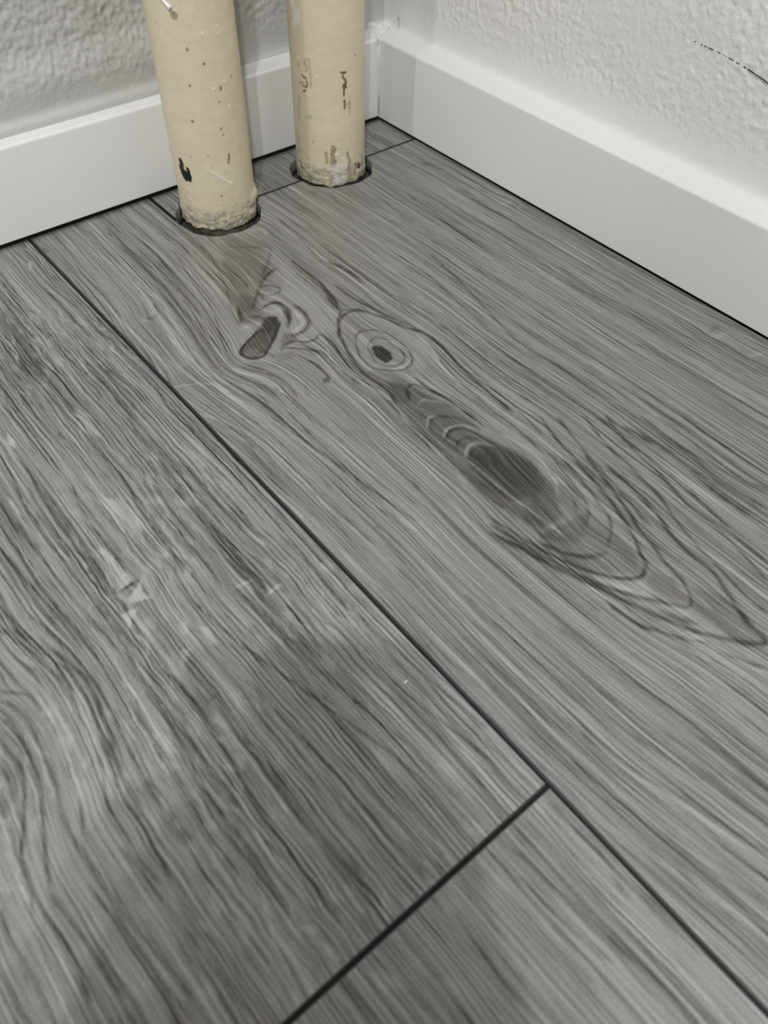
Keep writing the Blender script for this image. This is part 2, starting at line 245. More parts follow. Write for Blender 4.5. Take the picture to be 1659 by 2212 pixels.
# ------------------------------------------------------------------ print of the laminate: traced figure lines in floor millimetres (x2)
TR = json.loads('''{"L":[[1.32,1.22,[-531,-394,-544,-402,-556,-406,-574,-419,-573,-432,-566,-441,-554,-443,-543,-436,-528,-425,-512,-411,-498,-399]],[1.92,0.81,[-502,-357,-485,-354,-475,-359,-473,-377,-480,-396,-493,-411]],[1.92,0.94,[-478,-376,-481,-395,-493,-412]],[1.8,0.57,[-459,-378,-458,-396,-464,-418,-477,-431,-493,-433,-504,-429]],[1.08,0.54,[-477,-311,-460,-317,-453,-331,-458,-339,-474,-337,-482,-323,-477,-311]],[0.84,0.68,[-484,-318,-484,-334,-486,-342]],[0.84,0.68,[-483,-227,-483,-251,-483,-275]],[1.56,0.54,[-429,-287,-452,-296,-473,-312,-494,-333,-511,-350]],[1.44,0.54,[-522,-332,-533,-353,-540,-368]],[1.44,0.51,[-524,-364,-513,-368,-507,-377]],[0.96,0.61,[-523,-441,-505,-443,-494,-454,-481,-457,-471,-452,-467,-460,-467,-480,-473,-500,-478,-521,-481,-538,-481,-556]],[1.2,0.54,[-527,-444,-514,-455,-502,-468,-492,-481,-489,-496,-491,-516,-491,-541,-489,-566]],[0.96,0.54,[-513,-484,-510,-500,-511,-519,-513,-531]],[0.84,0.61,[-545,-441,-545,-454]],[1.68,0.57,[-399,-283,-399,-313,-398,-346,-401,-370,-411,-397,-417,-423]],[1.92,0.57,[-359,-319,-351,-344,-349,-365,-350,-391]],[1.44,0.68,[-396,-448,-399,-441,-408,-437,-421,-439,-436,-451,-451,-472,-459,-495,-467,-517,-470,-538]],[0.72,0.47,[-607,-427,-604,-446,-597,-466,-589,-485,-585,-501,-585,-520]],[0.72,0.41,[-593,-435,-585,-456,-571,-474,-563,-495,-562,-513,-565,-535]],[0.72,0.41,[-578,-441,-565,-457,-555,-474,-551,-496,-548,-520,-550,-543]],[0.84,-0.41,[-602,-439,-591,-461,-578,-480,-574,-500,-575,-523]],[0.84,-0.41,[-618,-445,-609,-469,-601,-491,-598,-509]],[1.92,-0.34,[-494,-427,-476,-420,-470,-406,-467,-389]],[1.44,-0.41,[-492,-370,-482,-375,-486,-388]],[2.4,-0.34,[-544,-379,-535,-379]],[0.8,0.3,[-479,-145,-487,-202,-508,-273,-533,-334,-546,-372]],[0.7,0.35,[-480,-219,-480,-252,-484,-294]],[0.7,0.3,[-523,-152,-542,-247,-555,-317,-573,-365,-590,-409,-593,-437,-576,-459,-570,-496,-574,-541,-577,-587]],[0.7,0.28,[-543,-137,-567,-253,-583,-324,-596,-378,-606,-418,-605,-448,-594,-478,-590,-517,-591,-562,-592,-611]],[0.8,0.3,[-563,-122,-578,-224,-593,-311,-609,-373,-616,-419,-615,-465,-608,-506,-604,-552,-603,-606]],[0.9,0.28,[-615,-341,-626,-381,-627,-427,-624,-478,-618,-529,-612,-585]],[0.7,-0.22,[-588,-169,-602,-271,-617,-357,-623,-413,-624,-462,-619,-517]],[0.9,-0.25,[-657,-366,-650,-425,-640,-473,-632,-514,-626,-563]],[0.7,0.25,[-604,-199,-609,-256,-617,-317]],[0.9,0.3,[-634,-284,-620,-281,-609,-275]],[1.0,0.3,[-401,-86,-412,-172,-402,-222,-399,-281,-403,-328,-406,-373,-414,-416]],[1.6,0.25,[-447,-199,-425,-221,-405,-237,-430,-268,-459,-295]],[3.0,-0.2,[-408,-176,-385,-187,-394,-210]],[0.5,0.35,[-472,-301,-462,-298]],[1.4,0.32,[-346,-173,-353,-241,-364,-308,-362,-359,-362,-406,-367,-458,-366,-511]],[1.2,0.3,[-335,-188,-333,-257,-338,-339,-338,-404,-339,-465,-341,-502]],[0.9,0.3,[-325,-220,-321,-301,-317,-377,-310,-467]],[1.44,0.68,[-401,-370,-407,-401,-415,-425,-396,-440,-381,-470,-370,-507,-358,-535,-356,-564,-360,-588,-366,-613,-369,-648,-371,-684,-374,-720]],[1.44,0.68,[-416,-429,-437,-450,-455,-483,-465,-514,-472,-547,-471,-573,-471,-601,-479,-622]],[0.96,0.54,[-443,-497,-429,-482,-409,-487,-398,-505,-395,-529,-398,-554,-411,-574,-429,-576,-445,-565,-457,-549,-456,-524,-445,-499]],[0.84,0.54,[-430,-507,-412,-505,-405,-531,-407,-553,-419,-565,-437,-562,-446,-543,-438,-518,-430,-507]],[1.08,0.54,[-426,-577,-426,-596,-428,-631,-418,-658,-417,-693,-419,-718]],[0.96,-0.41,[-415,-512,-403,-525,-403,-546]],[0.96,-0.41,[-442,-565,-426,-573,-408,-567]],[1.44,-0.34,[-368,-537,-370,-566,-381,-597,-389,-633,-390,-664]],[1.44,-0.34,[-428,-586,-422,-611,-419,-646,-418,-682]],[1.08,0.61,[-377,-587,-384,-620,-389,-657,-387,-667]],[0.96,0.47,[-377,-469,-363,-503,-354,-548,-354,-588,-359,-632,-361,-671,-365,-719,-373,-769]],[0.96,0.47,[-470,-462,-474,-490,-481,-532,-481,-565,-481,-593,-483,-619,-490,-652,-493,-686,-495,-719,-498,-756]],[1.08,-0.38,[-482,-479,-490,-521,-487,-560,-479,-591,-480,-614]],[1.2,0.54,[-385,-372,-384,-414,-377,-454,-367,-496]],[1.44,0.68,[-462,-628,-447,-608,-436,-608,-429,-626,-421,-648,-419,-677,-420,-702]],[1.32,0.61,[-474,-682,-462,-669,-445,-675,-432,-693,-427,-718]],[1.32,0.61,[-471,-706,-458,-698,-442,-704,-434,-728,-430,-747]],[1.32,0.61,[-473,-726,-460,-717,-444,-722,-438,-743]],[1.44,0.68,[-472,-748,-457,-738,-445,-743,-445,-762,-453,-773]],[1.2,-0.54,[-476,-677,-461,-665,-450,-674]],[1.2,-0.54,[-469,-700,-456,-693,-439,-699,-432,-715]],[1.08,-0.54,[-472,-740,-456,-730,-441,-735,-433,-750]],[0.96,-0.41,[-457,-639,-445,-637,-431,-654]],[0.96,0.54,[-488,-656,-486,-691,-489,-723,-492,-761,-494,-796,-492,-825]],[1.08,-0.34,[-475,-602,-484,-645,-489,-688,-496,-731,-500,-772]],[0.36,-0.68,[-473,-746,-474,-786,-473,-825,-470,-861,-470,-890]],[0.84,0.68,[-390,-730,-389,-737]],[0.96,0.41,[-387,-667,-392,-702,-391,-733,-393,-771,-401,-817,-411,-849,-417,-872,-429,-891,-444,-899]],[1.08,-0.34,[-413,-738,-405,-772,-406,-800,-417,-831,-431,-849]],[0.96,0.41,[-406,-806,-415,-838,-420,-860,-431,-877]],[1.08,0.47,[-394,-808,-403,-842,-412,-870,-424,-888,-441,-898]],[1.2,0.51,[-385,-816,-394,-855,-404,-885,-410,-905,-425,-920,-442,-930]],[1.68,0.68,[-495,-882,-489,-901,-480,-916,-468,-929,-451,-935]],[1.56,0.68,[-374,-821,-384,-866,-392,-895,-401,-919,-411,-940,-423,-959,-431,-972,-446,-978,-462,-969,-475,-953,-485,-935,-495,-913,-502,-888,-508,-857,-513,-824]],[1.44,0.65,[-358,-823,-373,-872,-387,-912,-398,-939,-405,-963,-413,-987,-416,-1006,-425,-1023,-437,-1032,-449,-1019,-459,-1005,-471,-989,-482,-968,-492,-945,-502,-913,-511,-872,-521,-832]],[1.8,0.68,[-353,-854,-357,-897,-366,-937,-380,-977,-383,-1022,-398,-1057,-407,-1080,-412,-1103,-425,-1096,-438,-1080,-450,-1063,-460,-1047,-471,-1019,-483,-986,-494,-952,-506,-916,-516,-877,-528,-839]],[2.64,0.47,[-465,-1018,-457,-1033,-448,-1050]],[1.32,0.61,[-498,-977,-497,-998,-492,-1018,-480,-1038,-470,-1058]],[1.2,0.54,[-469,-1057,-459,-1068,-453,-1089,-446,-1106,-437,-1122]],[1.32,0.54,[-353,-748,-368,-795,-373,-836,-377,-875,-375,-902,-386,-937]],[1.2,0.47,[-336,-761,-354,-819,-370,-884,-378,-919,-385,-943]],[1.32,0.54,[-310,-781,-326,-831,-333,-877,-342,-919,-354,-950,-364,-978,-375,-1030,-382,-1067,-383,-1087]],[1.44,0.57,[-289,-798,-307,-856,-313,-896,-328,-952,-328,-982,-336,-1020,-347,-1064]],[3.12,0.57,[-285,-823,-278,-869,-278,-917,-285,-967,-284,-1023]],[1.44,0.47,[-297,-791,-302,-850,-306,-902,-311,-953,-321,-1003,-326,-1050]],[1.2,0.54,[-255,-825,-261,-892,-267,-955,-263,-1009]],[1.08,0.47,[-238,-837,-241,-901,-244,-951,-239,-994]],[1.08,0.41,[-214,-857,-218,-909,-217,-979]],[1.68,-0.34,[-485,-948,-474,-970,-464,-992,-458,-1009]],[1.68,-0.3,[-463,-1050,-456,-1077,-449,-1101,-442,-1125]],[1.44,-0.3,[-500,-947,-491,-993,-487,-1031,-478,-1064,-464,-1111]],[1.08,-0.34,[-430,-965,-435,-978,-445,-983]],[1.6,0.35,[-223,-400,-238,-490,-256,-563,-268,-635,-262,-710,-263,-764,-260,-833,-258,-897,-244,-997]],[1.3,0.3,[-263,-369,-262,-444,-275,-529,-278,-578]],[0.9,0.3,[-293,-405,-286,-494,-294,-572,-301,-651,-298,-720,-297,-793,-291,-890]],[0.9,0.3,[-329,-447,-322,-512,-329,-587,-333,-654,-328,-717,-328,-784,-329,-855]],[0.8,0.28,[-162,-384,-162,-506,-152,-611,-147,-704,-140,-810,-131,-924]],[0.8,0.25,[-182,-328,-189,-485,-187,-617,-181,-732,-173,-834,-162,-944]],[0.8,0.25,[-103,-346,-101,-493,-96,-621,-83,-730,-65,-880]],[0.8,0.25,[-104,-238,-121,-415,-117,-526,-117,-638,-111,-751,-99,-902]],[2.5,-0.15,[-43,-357,-9,-364]],[2.0,-0.2,[-49,-787,-26,-792]],[1.6,-0.25,[-50,-840,-25,-848]],[2.5,0.25,[-48,-775,-23,-776]],[2.5,0.22,[-48,-174,-32,-196]],[3.0,0.16,[-13,-388,-11,-483,-20,-578,-18,-660]],[1.08,-0.34,[-678,-424,-639,-447,-629,-486,-619,-524,-612,-564,-607,-611,-600,-667,-597,-724,-589,-788]],[1.08,-0.3,[-679,-478,-656,-529,-643,-582,-642,-647,-642,-692,-639,-748,-634,-814]],[1.08,0.38,[-634,-431,-622,-476,-611,-527,-609,-566,-602,-611,-595,-661,-589,-715,-580,-778]],[0.63,0.34,[-680,-469,-662,-524,-650,-584,-645,-652,-639,-719,-636,-773]],[0.63,0.34,[-579,-501,-575,-567,-572,-631,-568,-689,-564,-760]],[0.9,-0.27,[-686,-625,-674,-673,-669,-759,-663,-833]],[1.4,-0.25,[-628,-906,-625,-994,-623,-1054,-620,-1091,-609,-1135,-596,-1192,-588,-1221]],[1.2,-0.22,[-513,-978,-506,-1029,-498,-1088,-502,-1165]],[1.4,0.25,[-620,-1043,-617,-1093,-609,-1123,-595,-1170,-584,-1218]],[1.2,0.22,[-604,-912,-601,-999,-592,-1072,-578,-1135,-562,-1204]],[1.2,0.22,[-559,-961,-550,-1037,-537,-1104,-524,-1179]],[1.0,0.2,[-653,-901,-653,-992,-649,-1059,-645,-1116,-635,-1177,-617,-1240]],[1.4,-0.2,[-665,-1123,-656,-1170,-642,-1224,-633,-1249]],[0.72,0.61,[-693,-405,-701,-464,-698,-511,-699,-562,-698,-610,-700,-652,-700,-688,-702,-732,-705,-771,-707,-821]],[0.72,0.54,[-741,-455,-745,-512,-745,-566,-745,-616,-747,-654]],[0.72,0.54,[-764,-498,-762,-553,-761,-604,-762,-651,-762,-696,-762,-734]],[0.54,0.54,[-718,-567,-721,-611,-721,-645,-723,-676]],[0.81,0.57,[-756,-661,-755,-704,-754,-740,-755,-747]],[0.9,0.54,[-780,-725,-777,-763,-774,-799,-771,-823]],[0.81,0.61,[-773,-738,-774,-777,-775,-818]],[0.72,0.54,[-751,-778,-752,-813,-751,-839]],[1.08,-0.54,[-781,-729,-768,-731,-759,-733]],[1.44,-0.54,[-760,-756,-748,-755,-740,-755]],[1.98,-0.38,[-734,-673,-730,-688,-729,-697]],[1.98,-0.34,[-756,-782,-757,-796]],[0.9,0.47,[-781,-531,-785,-576,-787,-631,-787,-679,-788,-718]],[0.81,0.57,[-821,-718,-812,-782,-801,-826,-790,-873,-779,-916,-769,-956,-761,-1007]],[0.72,0.54,[-773,-757,-770,-807,-769,-856,-762,-895,-758,-930,-752,-963]],[0.72,0.51,[-724,-814,-723,-851,-724,-893,-719,-938,-711,-982,-706,-1016]],[0.72,0.47,[-702,-830,-699,-886,-694,-937,-687,-997]],[0.63,0.54,[-782,-874,-781,-890]],[0.81,0.47,[-877,-788,-876,-824,-879,-872,-883,-917,-883,-958,-882,-1000,-881,-1033]],[0.81,0.47,[-903,-802,-907,-861,-910,-912,-908,-962,-907,-1005]],[1.08,-0.34,[-889,-897,-894,-934,-895,-975,-894,-1016]],[1.08,-0.27,[-803,-896,-806,-949,-804,-999,-797,-1052]],[1.26,-0.27,[-708,-939,-715,-986,-716,-1026]],[0.81,0.47,[-859,-856,-859,-906,-859,-967,-855,-1015,-852,-1050]],[0.81,0.47,[-824,-860,-819,-912,-815,-963,-814,-1013,-808,-1060]],[0.63,0.41,[-724,-965,-725,-1012,-725,-1036]],[0.45,0.68,[-865,-820,-855,-818]],[0.99,0.54,[-1011,-702,-1003,-716,-999,-736,-1001,-765,-1005,-805,-1012,-834,-1011,-867,-1007,-903,-1006,-925]],[0.99,0.57,[-1018,-720,-1013,-731,-1011,-757,-1013,-776,-1016,-800,-1026,-827,-1036,-856,-1043,-880]],[0.99,0.57,[-1025,-737,-1024,-754,-1021,-773,-1028,-795,-1041,-824,-1051,-844,-1055,-868,-1060,-888]],[0.81,0.54,[-1007,-693,-996,-704,-988,-715,-985,-742,-986,-775,-992,-807,-997,-836,-1005,-857]],[0.9,0.57,[-981,-627,-975,-650,-966,-681,-961,-711,-959,-739,-962,-765,-965,-794,-970,-821,-979,-850,-979,-874,-979,-905,-976,-928]],[0.9,0.61,[-972,-634,-963,-674,-952,-705,-950,-729,-950,-751,-955,-784,-961,-817,-965,-846,-964,-877,-966,-909,-967,-932]],[1.62,0.61,[-954,-680,-945,-709,-941,-737,-946,-773,-951,-806,-956,-830]],[1.08,0.68,[-972,-606,-965,-648,-957,-686,-957,-736]],[0.9,0.57,[-953,-630,-944,-675,-938,-714,-937,-752,-941,-800,-944,-837,-944,-879,-940,-915]],[0.81,0.54,[-927,-650,-923,-703,-923,-758,-923,-801,-924,-843,-924,-889,-926,-921,-924,-961]],[0.81,0.54,[-899,-655,-897,-699,-900,-750,-899,-795,-896,-828,-898,-875,-896,-932,-892,-969]],[0.81,0.54,[-876,-674,-883,-745,-878,-792,-876,-839,-875,-887,-873,-941]],[1.26,-0.47,[-983,-633,-978,-666,-974,-687]],[1.8,-0.27,[-985,-713,-984,-747,-987,-781,-992,-813,-998,-840]],[1.98,-0.27,[-958,-745,-963,-778,-969,-813,-974,-851]],[1.26,-0.41,[-940,-769,-940,-783]],[1.08,0.41,[-1036,-763,-1033,-774,-1040,-781]],[0.99,0.51,[-1055,-864,-1054,-890,-1050,-917,-1050,-939,-1052,-968]],[0.99,0.47,[-1045,-876,-1040,-912,-1036,-948,-1033,-981]],[0.99,0.47,[-1078,-867,-1081,-897,-1081,-930,-1080,-960]],[0.99,0.47,[-1019,-894,-1014,-929,-1009,-967,-1005,-1000,-1003,-1023]],[0.99,0.47,[-1013,-843,-1012,-885,-1008,-924,-1002,-966,-996,-1011]],[0.99,0.47,[-985,-885,-982,-917,-978,-952,-973,-999,-969,-1044]],[1.08,-0.3,[-1059,-865,-1056,-901,-1057,-933,-1058,-963]],[0.9,0.57,[-918,-472,-919,-530,-915,-570,-913,-629,-908,-678,-904,-719]],[0.9,0.57,[-944,-536,-941,-573,-936,-617,-932,-652,-929,-699]],[0.81,0.57,[-891,-405,-894,-443,-900,-501,-901,-555,-899,-599,-898,-642,-894,-685,-892,-728]],[0.81,0.54,[-878,-422,-876,-473,-876,-520,-877,-575,-876,-620,-876,-664]],[0.72,0.57,[-797,-424,-799,-471,-798,-519,-803,-572,-805,-623,-806,-673,-805,-716,-804,-766,-803,-800]],[0.72,0.57,[-752,-505,-753,-564,-755,-622,-759,-680,-759,-727,-757,-754]],[0.81,0.54,[-753,-432,-753,-486,-753,-531,-756,-581,-756,-630,-755,-683]],[0.72,0.54,[-742,-310,-742,-375,-742,-445,-742,-509,-742,-563]],[1.26,0.47,[-916,-512,-914,-548,-913,-566]],[1.08,0.68,[-875,-662,-864,-661,-850,-661]],[0.72,0.61,[-856,-646,-855,-623,-855,-592,-857,-565]],[0.72,0.61,[-885,-687,-883,-674,-884,-643,-884,-613]],[0.9,0.47,[-804,-571,-807,-605,-808,-643,-810,-681]],[0.72,0.54,[-848,-300,-848,-361,-848,-426,-848,-472]],[0.81,0.54,[-796,-259,-794,-315,-794,-373,-796,-431]],[0.63,0.54,[-754,-435,-755,-460]],[0.9,0.47,[-849,-504,-853,-526,-855,-561]],[1.08,-0.47,[-797,-394,-790,-410,-789,-451]],[0.9,-0.47,[-834,-535,-831,-568,-833,-601]],[1.44,-0.41,[-816,-546,-814,-575,-815,-606]],[1.44,-0.34,[-815,-627,-813,-651,-820,-643]],[1.44,-0.41,[-776,-536,-781,-577,-786,-612]],[1.08,-0.41,[-910,-475,-909,-505]],[1.35,-0.47,[-726,-689,-726,-709]],[0.72,0.57,[-711,-9,-707,-55,-707,-103,-704,-153,-700,-197,-701,-241,-699,-302,-697,-361,-696,-409,-695,-459,-699,-515]],[0.72,0.54,[-755,-80,-759,-148,-759,-203,-756,-258,-754,-303,-750,-350,-745,-407,-742,-453]],[0.81,0.54,[-772,-113,-773,-161,-773,-208,-764,-233]],[0.81,0.54,[-751,-202,-754,-252,-748,-286]],[0.81,0.51,[-743,-311,-741,-354,-739,-411,-739,-453]],[1.44,-0.54,[-762,-246,-755,-240]],[1.44,-0.54,[-804,-243,-808,-260]],[1.08,-0.41,[-783,-161,-791,-197,-798,-226]],[1.26,-0.41,[-771,-253,-780,-276]],[1.17,0.54,[-803,-247,-808,-268,-807,-292]],[2.16,-0.47,[-872,-384,-874,-405]],[1.44,-0.41,[-790,-388,-783,-411]],[1.62,-0.47,[-702,-54,-712,-73]],[0.72,0.41,[-598,-28,-602,-93,-603,-157,-603,-214,-605,-267,-607,-321]],[0.72,0.41,[-572,-33,-574,-101,-572,-158,-569,-210,-569,-270,-576,-326]],[0.72,0.38,[-659,-110,-658,-171,-660,-233,-661,-291,-659,-341]],[1.08,0.61,[-635,-279,-628,-285]],[1.08,0.54,[-611,-254,-616,-283]],[1.44,-0.41,[-641,-271,-638,-289]],[0.72,-0.34,[-663,-128,-663,-206,-665,-276,-664,-344,-662,-402]],[0.81,-0.34,[-604,-138,-606,-204,-602,-257]],[1.08,-0.34,[-630,-326,-632,-377,-632,-429,-627,-477]],[1.0,0.35,[-760,-1068,-755,-1107,-749,-1149,-743,-1188]],[1.0,0.35,[-717,-1071,-717,-1121,-717,-1167,-716,-1207]],[1.0,0.3,[-689,-1080,-693,-1123,-692,-1166,-691,-1208]],[0.9,0.3,[-795,-1071,-793,-1111,-791,-1152]],[1.4,0.35,[-692,-1073,-692,-1098,-690,-1130,-697,-1161,-695,-1170]],[1.4,-0.25,[-767,-1085,-764,-1126,-762,-1161]],[1.4,-0.25,[-691,-1087,-694,-1133,-692,-1177]],[1.0,0.35,[-809,-1068,-812,-1115,-817,-1162]],[1.0,0.35,[-878,-1067,-871,-1110,-868,-1135]],[1.0,0.3,[-905,-1069,-900,-1109]],[1.2,0.3,[-741,-1086,-735,-1144,-730,-1185,-723,-1239]]],"A":[[0.6,3.5,[-504,-377,-495,-384,-498,-399,-517,-416,-547,-439,-566,-440,-573,-421,-555,-406,-532,-395,-517,-384]],[-0.2,2.5,[-570,-421,-560,-419,-553,-428,-560,-438,-571,-430]],[0.6,4.0,[-510,-375,-495,-384,-502,-402,-514,-405,-525,-409,-527,-397]],[0.28,6.0,[-509,-309,-495,-323,-501,-358,-512,-378,-530,-374,-541,-365]],[0.3,4.0,[-506,-420,-494,-434,-502,-442,-530,-448,-521,-435]],[0.22,5.0,[-543,-447,-518,-460,-531,-472,-544,-464]],[0.45,1.6,[-520,-526,-512,-530,-517,-539,-525,-535]],[0.24,12.0,[-441,-160,-404,-219,-459,-315,-498,-350,-540,-361,-528,-312]],[0.3,1.5,[-483,-288,-480,-295,-487,-301,-489,-297]],[-0.12,10.0,[-417,-283,-405,-309,-405,-367,-421,-424,-442,-456,-469,-453,-452,-405,-454,-370,-446,-335]],[0.22,4.0,[-431,-291,-430,-272,-439,-266,-455,-292,-447,-297]],[1.0,2.4,[-429,-514,-421,-523,-419,-541,-427,-553,-438,-551,-439,-535,-435,-520]],[0.42,5.0,[-459,-582,-443,-603,-432,-636,-425,-665,-425,-695,-428,-725,-424,-757,-418,-793,-424,-822,-436,-854,-451,-873,-481,-870,-489,-849,-494,-820,-497,-790,-492,-758,-489,-723,-491,-690,-486,-654,-480,-621]],[0.5,6.0,[-464,-740,-431,-743,-419,-772,-419,-802,-428,-825,-450,-834,-480,-819,-485,-787,-479,-758]],[0.45,2.5,[-465,-749,-448,-749,-445,-765,-453,-773,-465,-766]],[0.24,4.0,[-427,-820,-406,-852,-423,-886,-447,-903,-469,-908,-491,-880,-489,-849]],[0.22,4.0,[-472,-547,-443,-570,-439,-606,-467,-631,-476,-617]],[0.1,4.0,[-419,-432,-391,-472,-383,-516,-394,-521,-409,-486,-430,-484,-449,-505,-458,-498]],[0.28,4.0,[-487,-874,-419,-886,-419,-910,-428,-958,-445,-977,-476,-947,-492,-915]],[0.25,5.0,[-433,-968,-423,-1003,-435,-1030,-457,-1008,-450,-987]],[0.22,6.0,[-414,-1015,-400,-1048,-416,-1097,-440,-1076,-443,-1039]],[-0.45,1.2,[-862,-595,-858,-610,-856,-657,-871,-661,-867,-624]],[-0.55,1.0,[-851,-664,-855,-676,-850,-688,-871,-681,-869,-675]],[-0.65,0.8,[-885,-687,-867,-690,-885,-705]],[-0.3,2.0,[-829,-532,-819,-553,-813,-594,-819,-612,-829,-572]],[-0.25,2.5,[-798,-400,-791,-421,-795,-446,-802,-426]],[0.15,5.0,[-903,-436,-901,-485,-905,-555,-915,-570,-922,-527,-922,-483]],[-0.35,1.0,[-871,-376,-868,-393,-873,-406,-876,-397]],[0.2,8.0,[-780,-131,-775,-213,-785,-279,-812,-325,-823,-283,-815,-219]],[0.22,4.0,[-1017,-716,-1013,-733,-1014,-764,-1026,-788,-1045,-801,-1056,-812]],[-0.25,2.0,[-847,-731,-838,-735,-843,-745,-851,-747]],[-0.3,2.0,[-832,-746,-825,-752,-828,-774,-833,-769]],[-0.3,2.0,[-858,-758,-852,-762,-860,-774,-865,-770]],[0.2,3.0,[-876,-789,-865,-800,-869,-834,-878,-827]],[0.6,0.7,[-762,-900,-759,-903,-762,-906,-764,-904]],[0.6,0.5,[-820,-908,-818,-910,-820,-912,-822,-911]],[0.6,0.4,[-887,-788,-886,-789,-887,-791,-888,-790]],[-0.18,4.0,[-315,-843,-305,-855,-284,-1023,-298,-1032]]],"Z":[[0.6,14.0,[-1014,-683,-983,-703,-972,-743,-975,-817,-979,-874,-1012,-913,-1042,-889,-1072,-889,-1085,-862]],[0.3,20.0,[-1067,-840,-963,-925,-972,-1049,-1117,-944]],[0.85,9.0,[-419,-417,-374,-461,-356,-537,-388,-579,-424,-601,-464,-578,-472,-530,-460,-479]],[0.8,9.0,[-455,-585,-429,-606,-418,-670,-419,-744,-411,-805,-416,-861,-441,-902,-477,-891,-492,-831,-498,-756,-491,-665]],[0.55,10.0,[-491,-841,-408,-876,-410,-917,-427,-967,-420,-1011,-437,-1034,-424,-1084,-453,-1065,-474,-957,-497,-884]],[0.85,10.0,[-503,-293,-449,-309,-431,-387,-476,-448,-533,-470,-588,-437,-566,-378]],[0.5,16.0,[-441,-160,-404,-219,-417,-283,-405,-367,-442,-456,-494,-434,-542,-364,-528,-312]]]}''')
LINES = [(a, b, np.array(p, dtype=float).reshape(-1, 2) / 2) for a, b, p in TR['L']]
CALM = [(a, b, np.array(p, dtype=float).reshape(-1, 2) / 2) for a, b, p in TR['Z']]
AREAS = [(a, b, np.array(p, dtype=float).reshape(-1, 2) / 2) for a, b, p in TR['A']]
def smooth_line(P, step):
    """Catmull-Rom through the points, evenly sampled"""
    if len(P) < 2: return P
    Q = np.vstack([2 * P[0] - P[1], P, 2 * P[-1] - P[-2]]); out = []
    for i in range(1, len(Q) - 2):
        n = max(2, int(np.linalg.norm(Q[i + 1] - Q[i]) / step)); t = np.linspace(0, 1, n, endpoint=False)[:, None]
        a, b, c, d = Q[i - 1], Q[i], Q[i + 1], Q[i + 2]
        out.append(.5 * (2 * b + (c - a) * t + (2 * a - 5 * b + 4 * c - d) * t ** 2 + (3 * b - a - 3 * c + d) * t ** 3))
    out.append(P[-1:]); return np.vstack(out)

def flow(x0, x1, y0, y1, lines, h=4.0):
    """grain coordinate psi(x, y) in mm whose level lines follow the traced figure"""
    nx = int((x1 - x0) / h) + 1; ny = int((y1 - y0) / h) + 1
    I = []; Wt = []
    for L in lines:
        P = smooth_line(L, 3.0)
        P = P[(P[:, 0] > x0 + 1) & (P[:, 0] < x1 - 1) & (P[:, 1] > y0 + 1) & (P[:, 1] < y1 - 1)]
        if len(P) < 2: continue
        u = (P[:, 0] - x0) / h; v = (P[:, 1] - y0) / h
        iu = np.clip(u.astype(int), 0, nx - 2); iv = np.clip(v.astype(int), 0, ny - 2); fu = u - iu; fv = v - iv
        idx = np.stack([iv * nx + iu, iv * nx + iu + 1, (iv + 1) * nx + iu, (iv + 1) * nx + iu + 1], 1)
        wt = np.stack([(1 - fu) * (1 - fv), fu * (1 - fv), (1 - fu) * fv, fu * fv], 1)
        I.append(np.hstack([idx[:-1], idx[1:]])); Wt.append(np.hstack([-wt[:-1], wt[1:]]))
    I = np.vstack(I); Wt = np.vstack(Wt); N = nx * ny
    wc, wb = 6.0, 1.5
    X = np.tile(x0 + np.arange(nx) * h, ny)
    def lap(f):
        r = np.zeros_like(f); r[1:-1] += f[2:] - 2 * f[1:-1] + f[:-2]; r[:, 1:-1] += f[:, 2:] - 2 * f[:, 1:-1] + f[:, :-2]; return r
    def lapT(r):
        o = np.zeros_like(r); m = r[1:-1]; o[2:] += m; o[1:-1] -= 2 * m; o[:-2] += m
        m = r[:, 1:-1]; o[:, 2:] += m; o[:, 1:-1] -= 2 * m; o[:, :-2] += m; return o
    def A(p):
        f = p.reshape(ny, nx); o = np.zeros_like(f)
        d = f[1:] - f[:-1]; o[1:] += d; o[:-1] -= d
        d = (f[:, 1:] - f[:, :-1]); o[:, 1:] += d; o[:, :-1] -= d
        o += wb * lapT(lap(f)) + .002 * f
        r = (p[I] * Wt).sum(1)
        return o.ravel() + wc * np.bincount(I.ravel(), (Wt * r[:, None]).ravel(), minlength=N)
    b = -wc * np.bincount(I.ravel(), (Wt * (X[I] * Wt).sum(1)[:, None]).ravel(), minlength=N)
    x = np.zeros(N); r = b.copy(); p = r.copy(); rs = r @ r
    for _ in range(500):
        Ap = A(p); al = rs / (p @ Ap); x += al * p; r -= al * Ap; rn = r @ r
        if rn < 1e-8 * (b @ b): break
        p = r + rn / rs * p; rs = rn
    return (x0, y0, h, nx, ny, x.reshape(ny, nx))
def sample(fl, x, y):
    x0, y0, h, nx, ny, f = fl
    u = np.clip((x - x0) / h, 0, nx - 1.001); v = np.clip((y - y0) / h, 0, ny - 1.001)
    i = u.astype(int); j = v.astype(int); a = u - i; b = v - j
    return (f[j, i] * (1 - a) + f[j, i + 1] * a) * (1 - b) + (f[j + 1, i] * (1 - a) + f[j + 1, i + 1] * a) * b

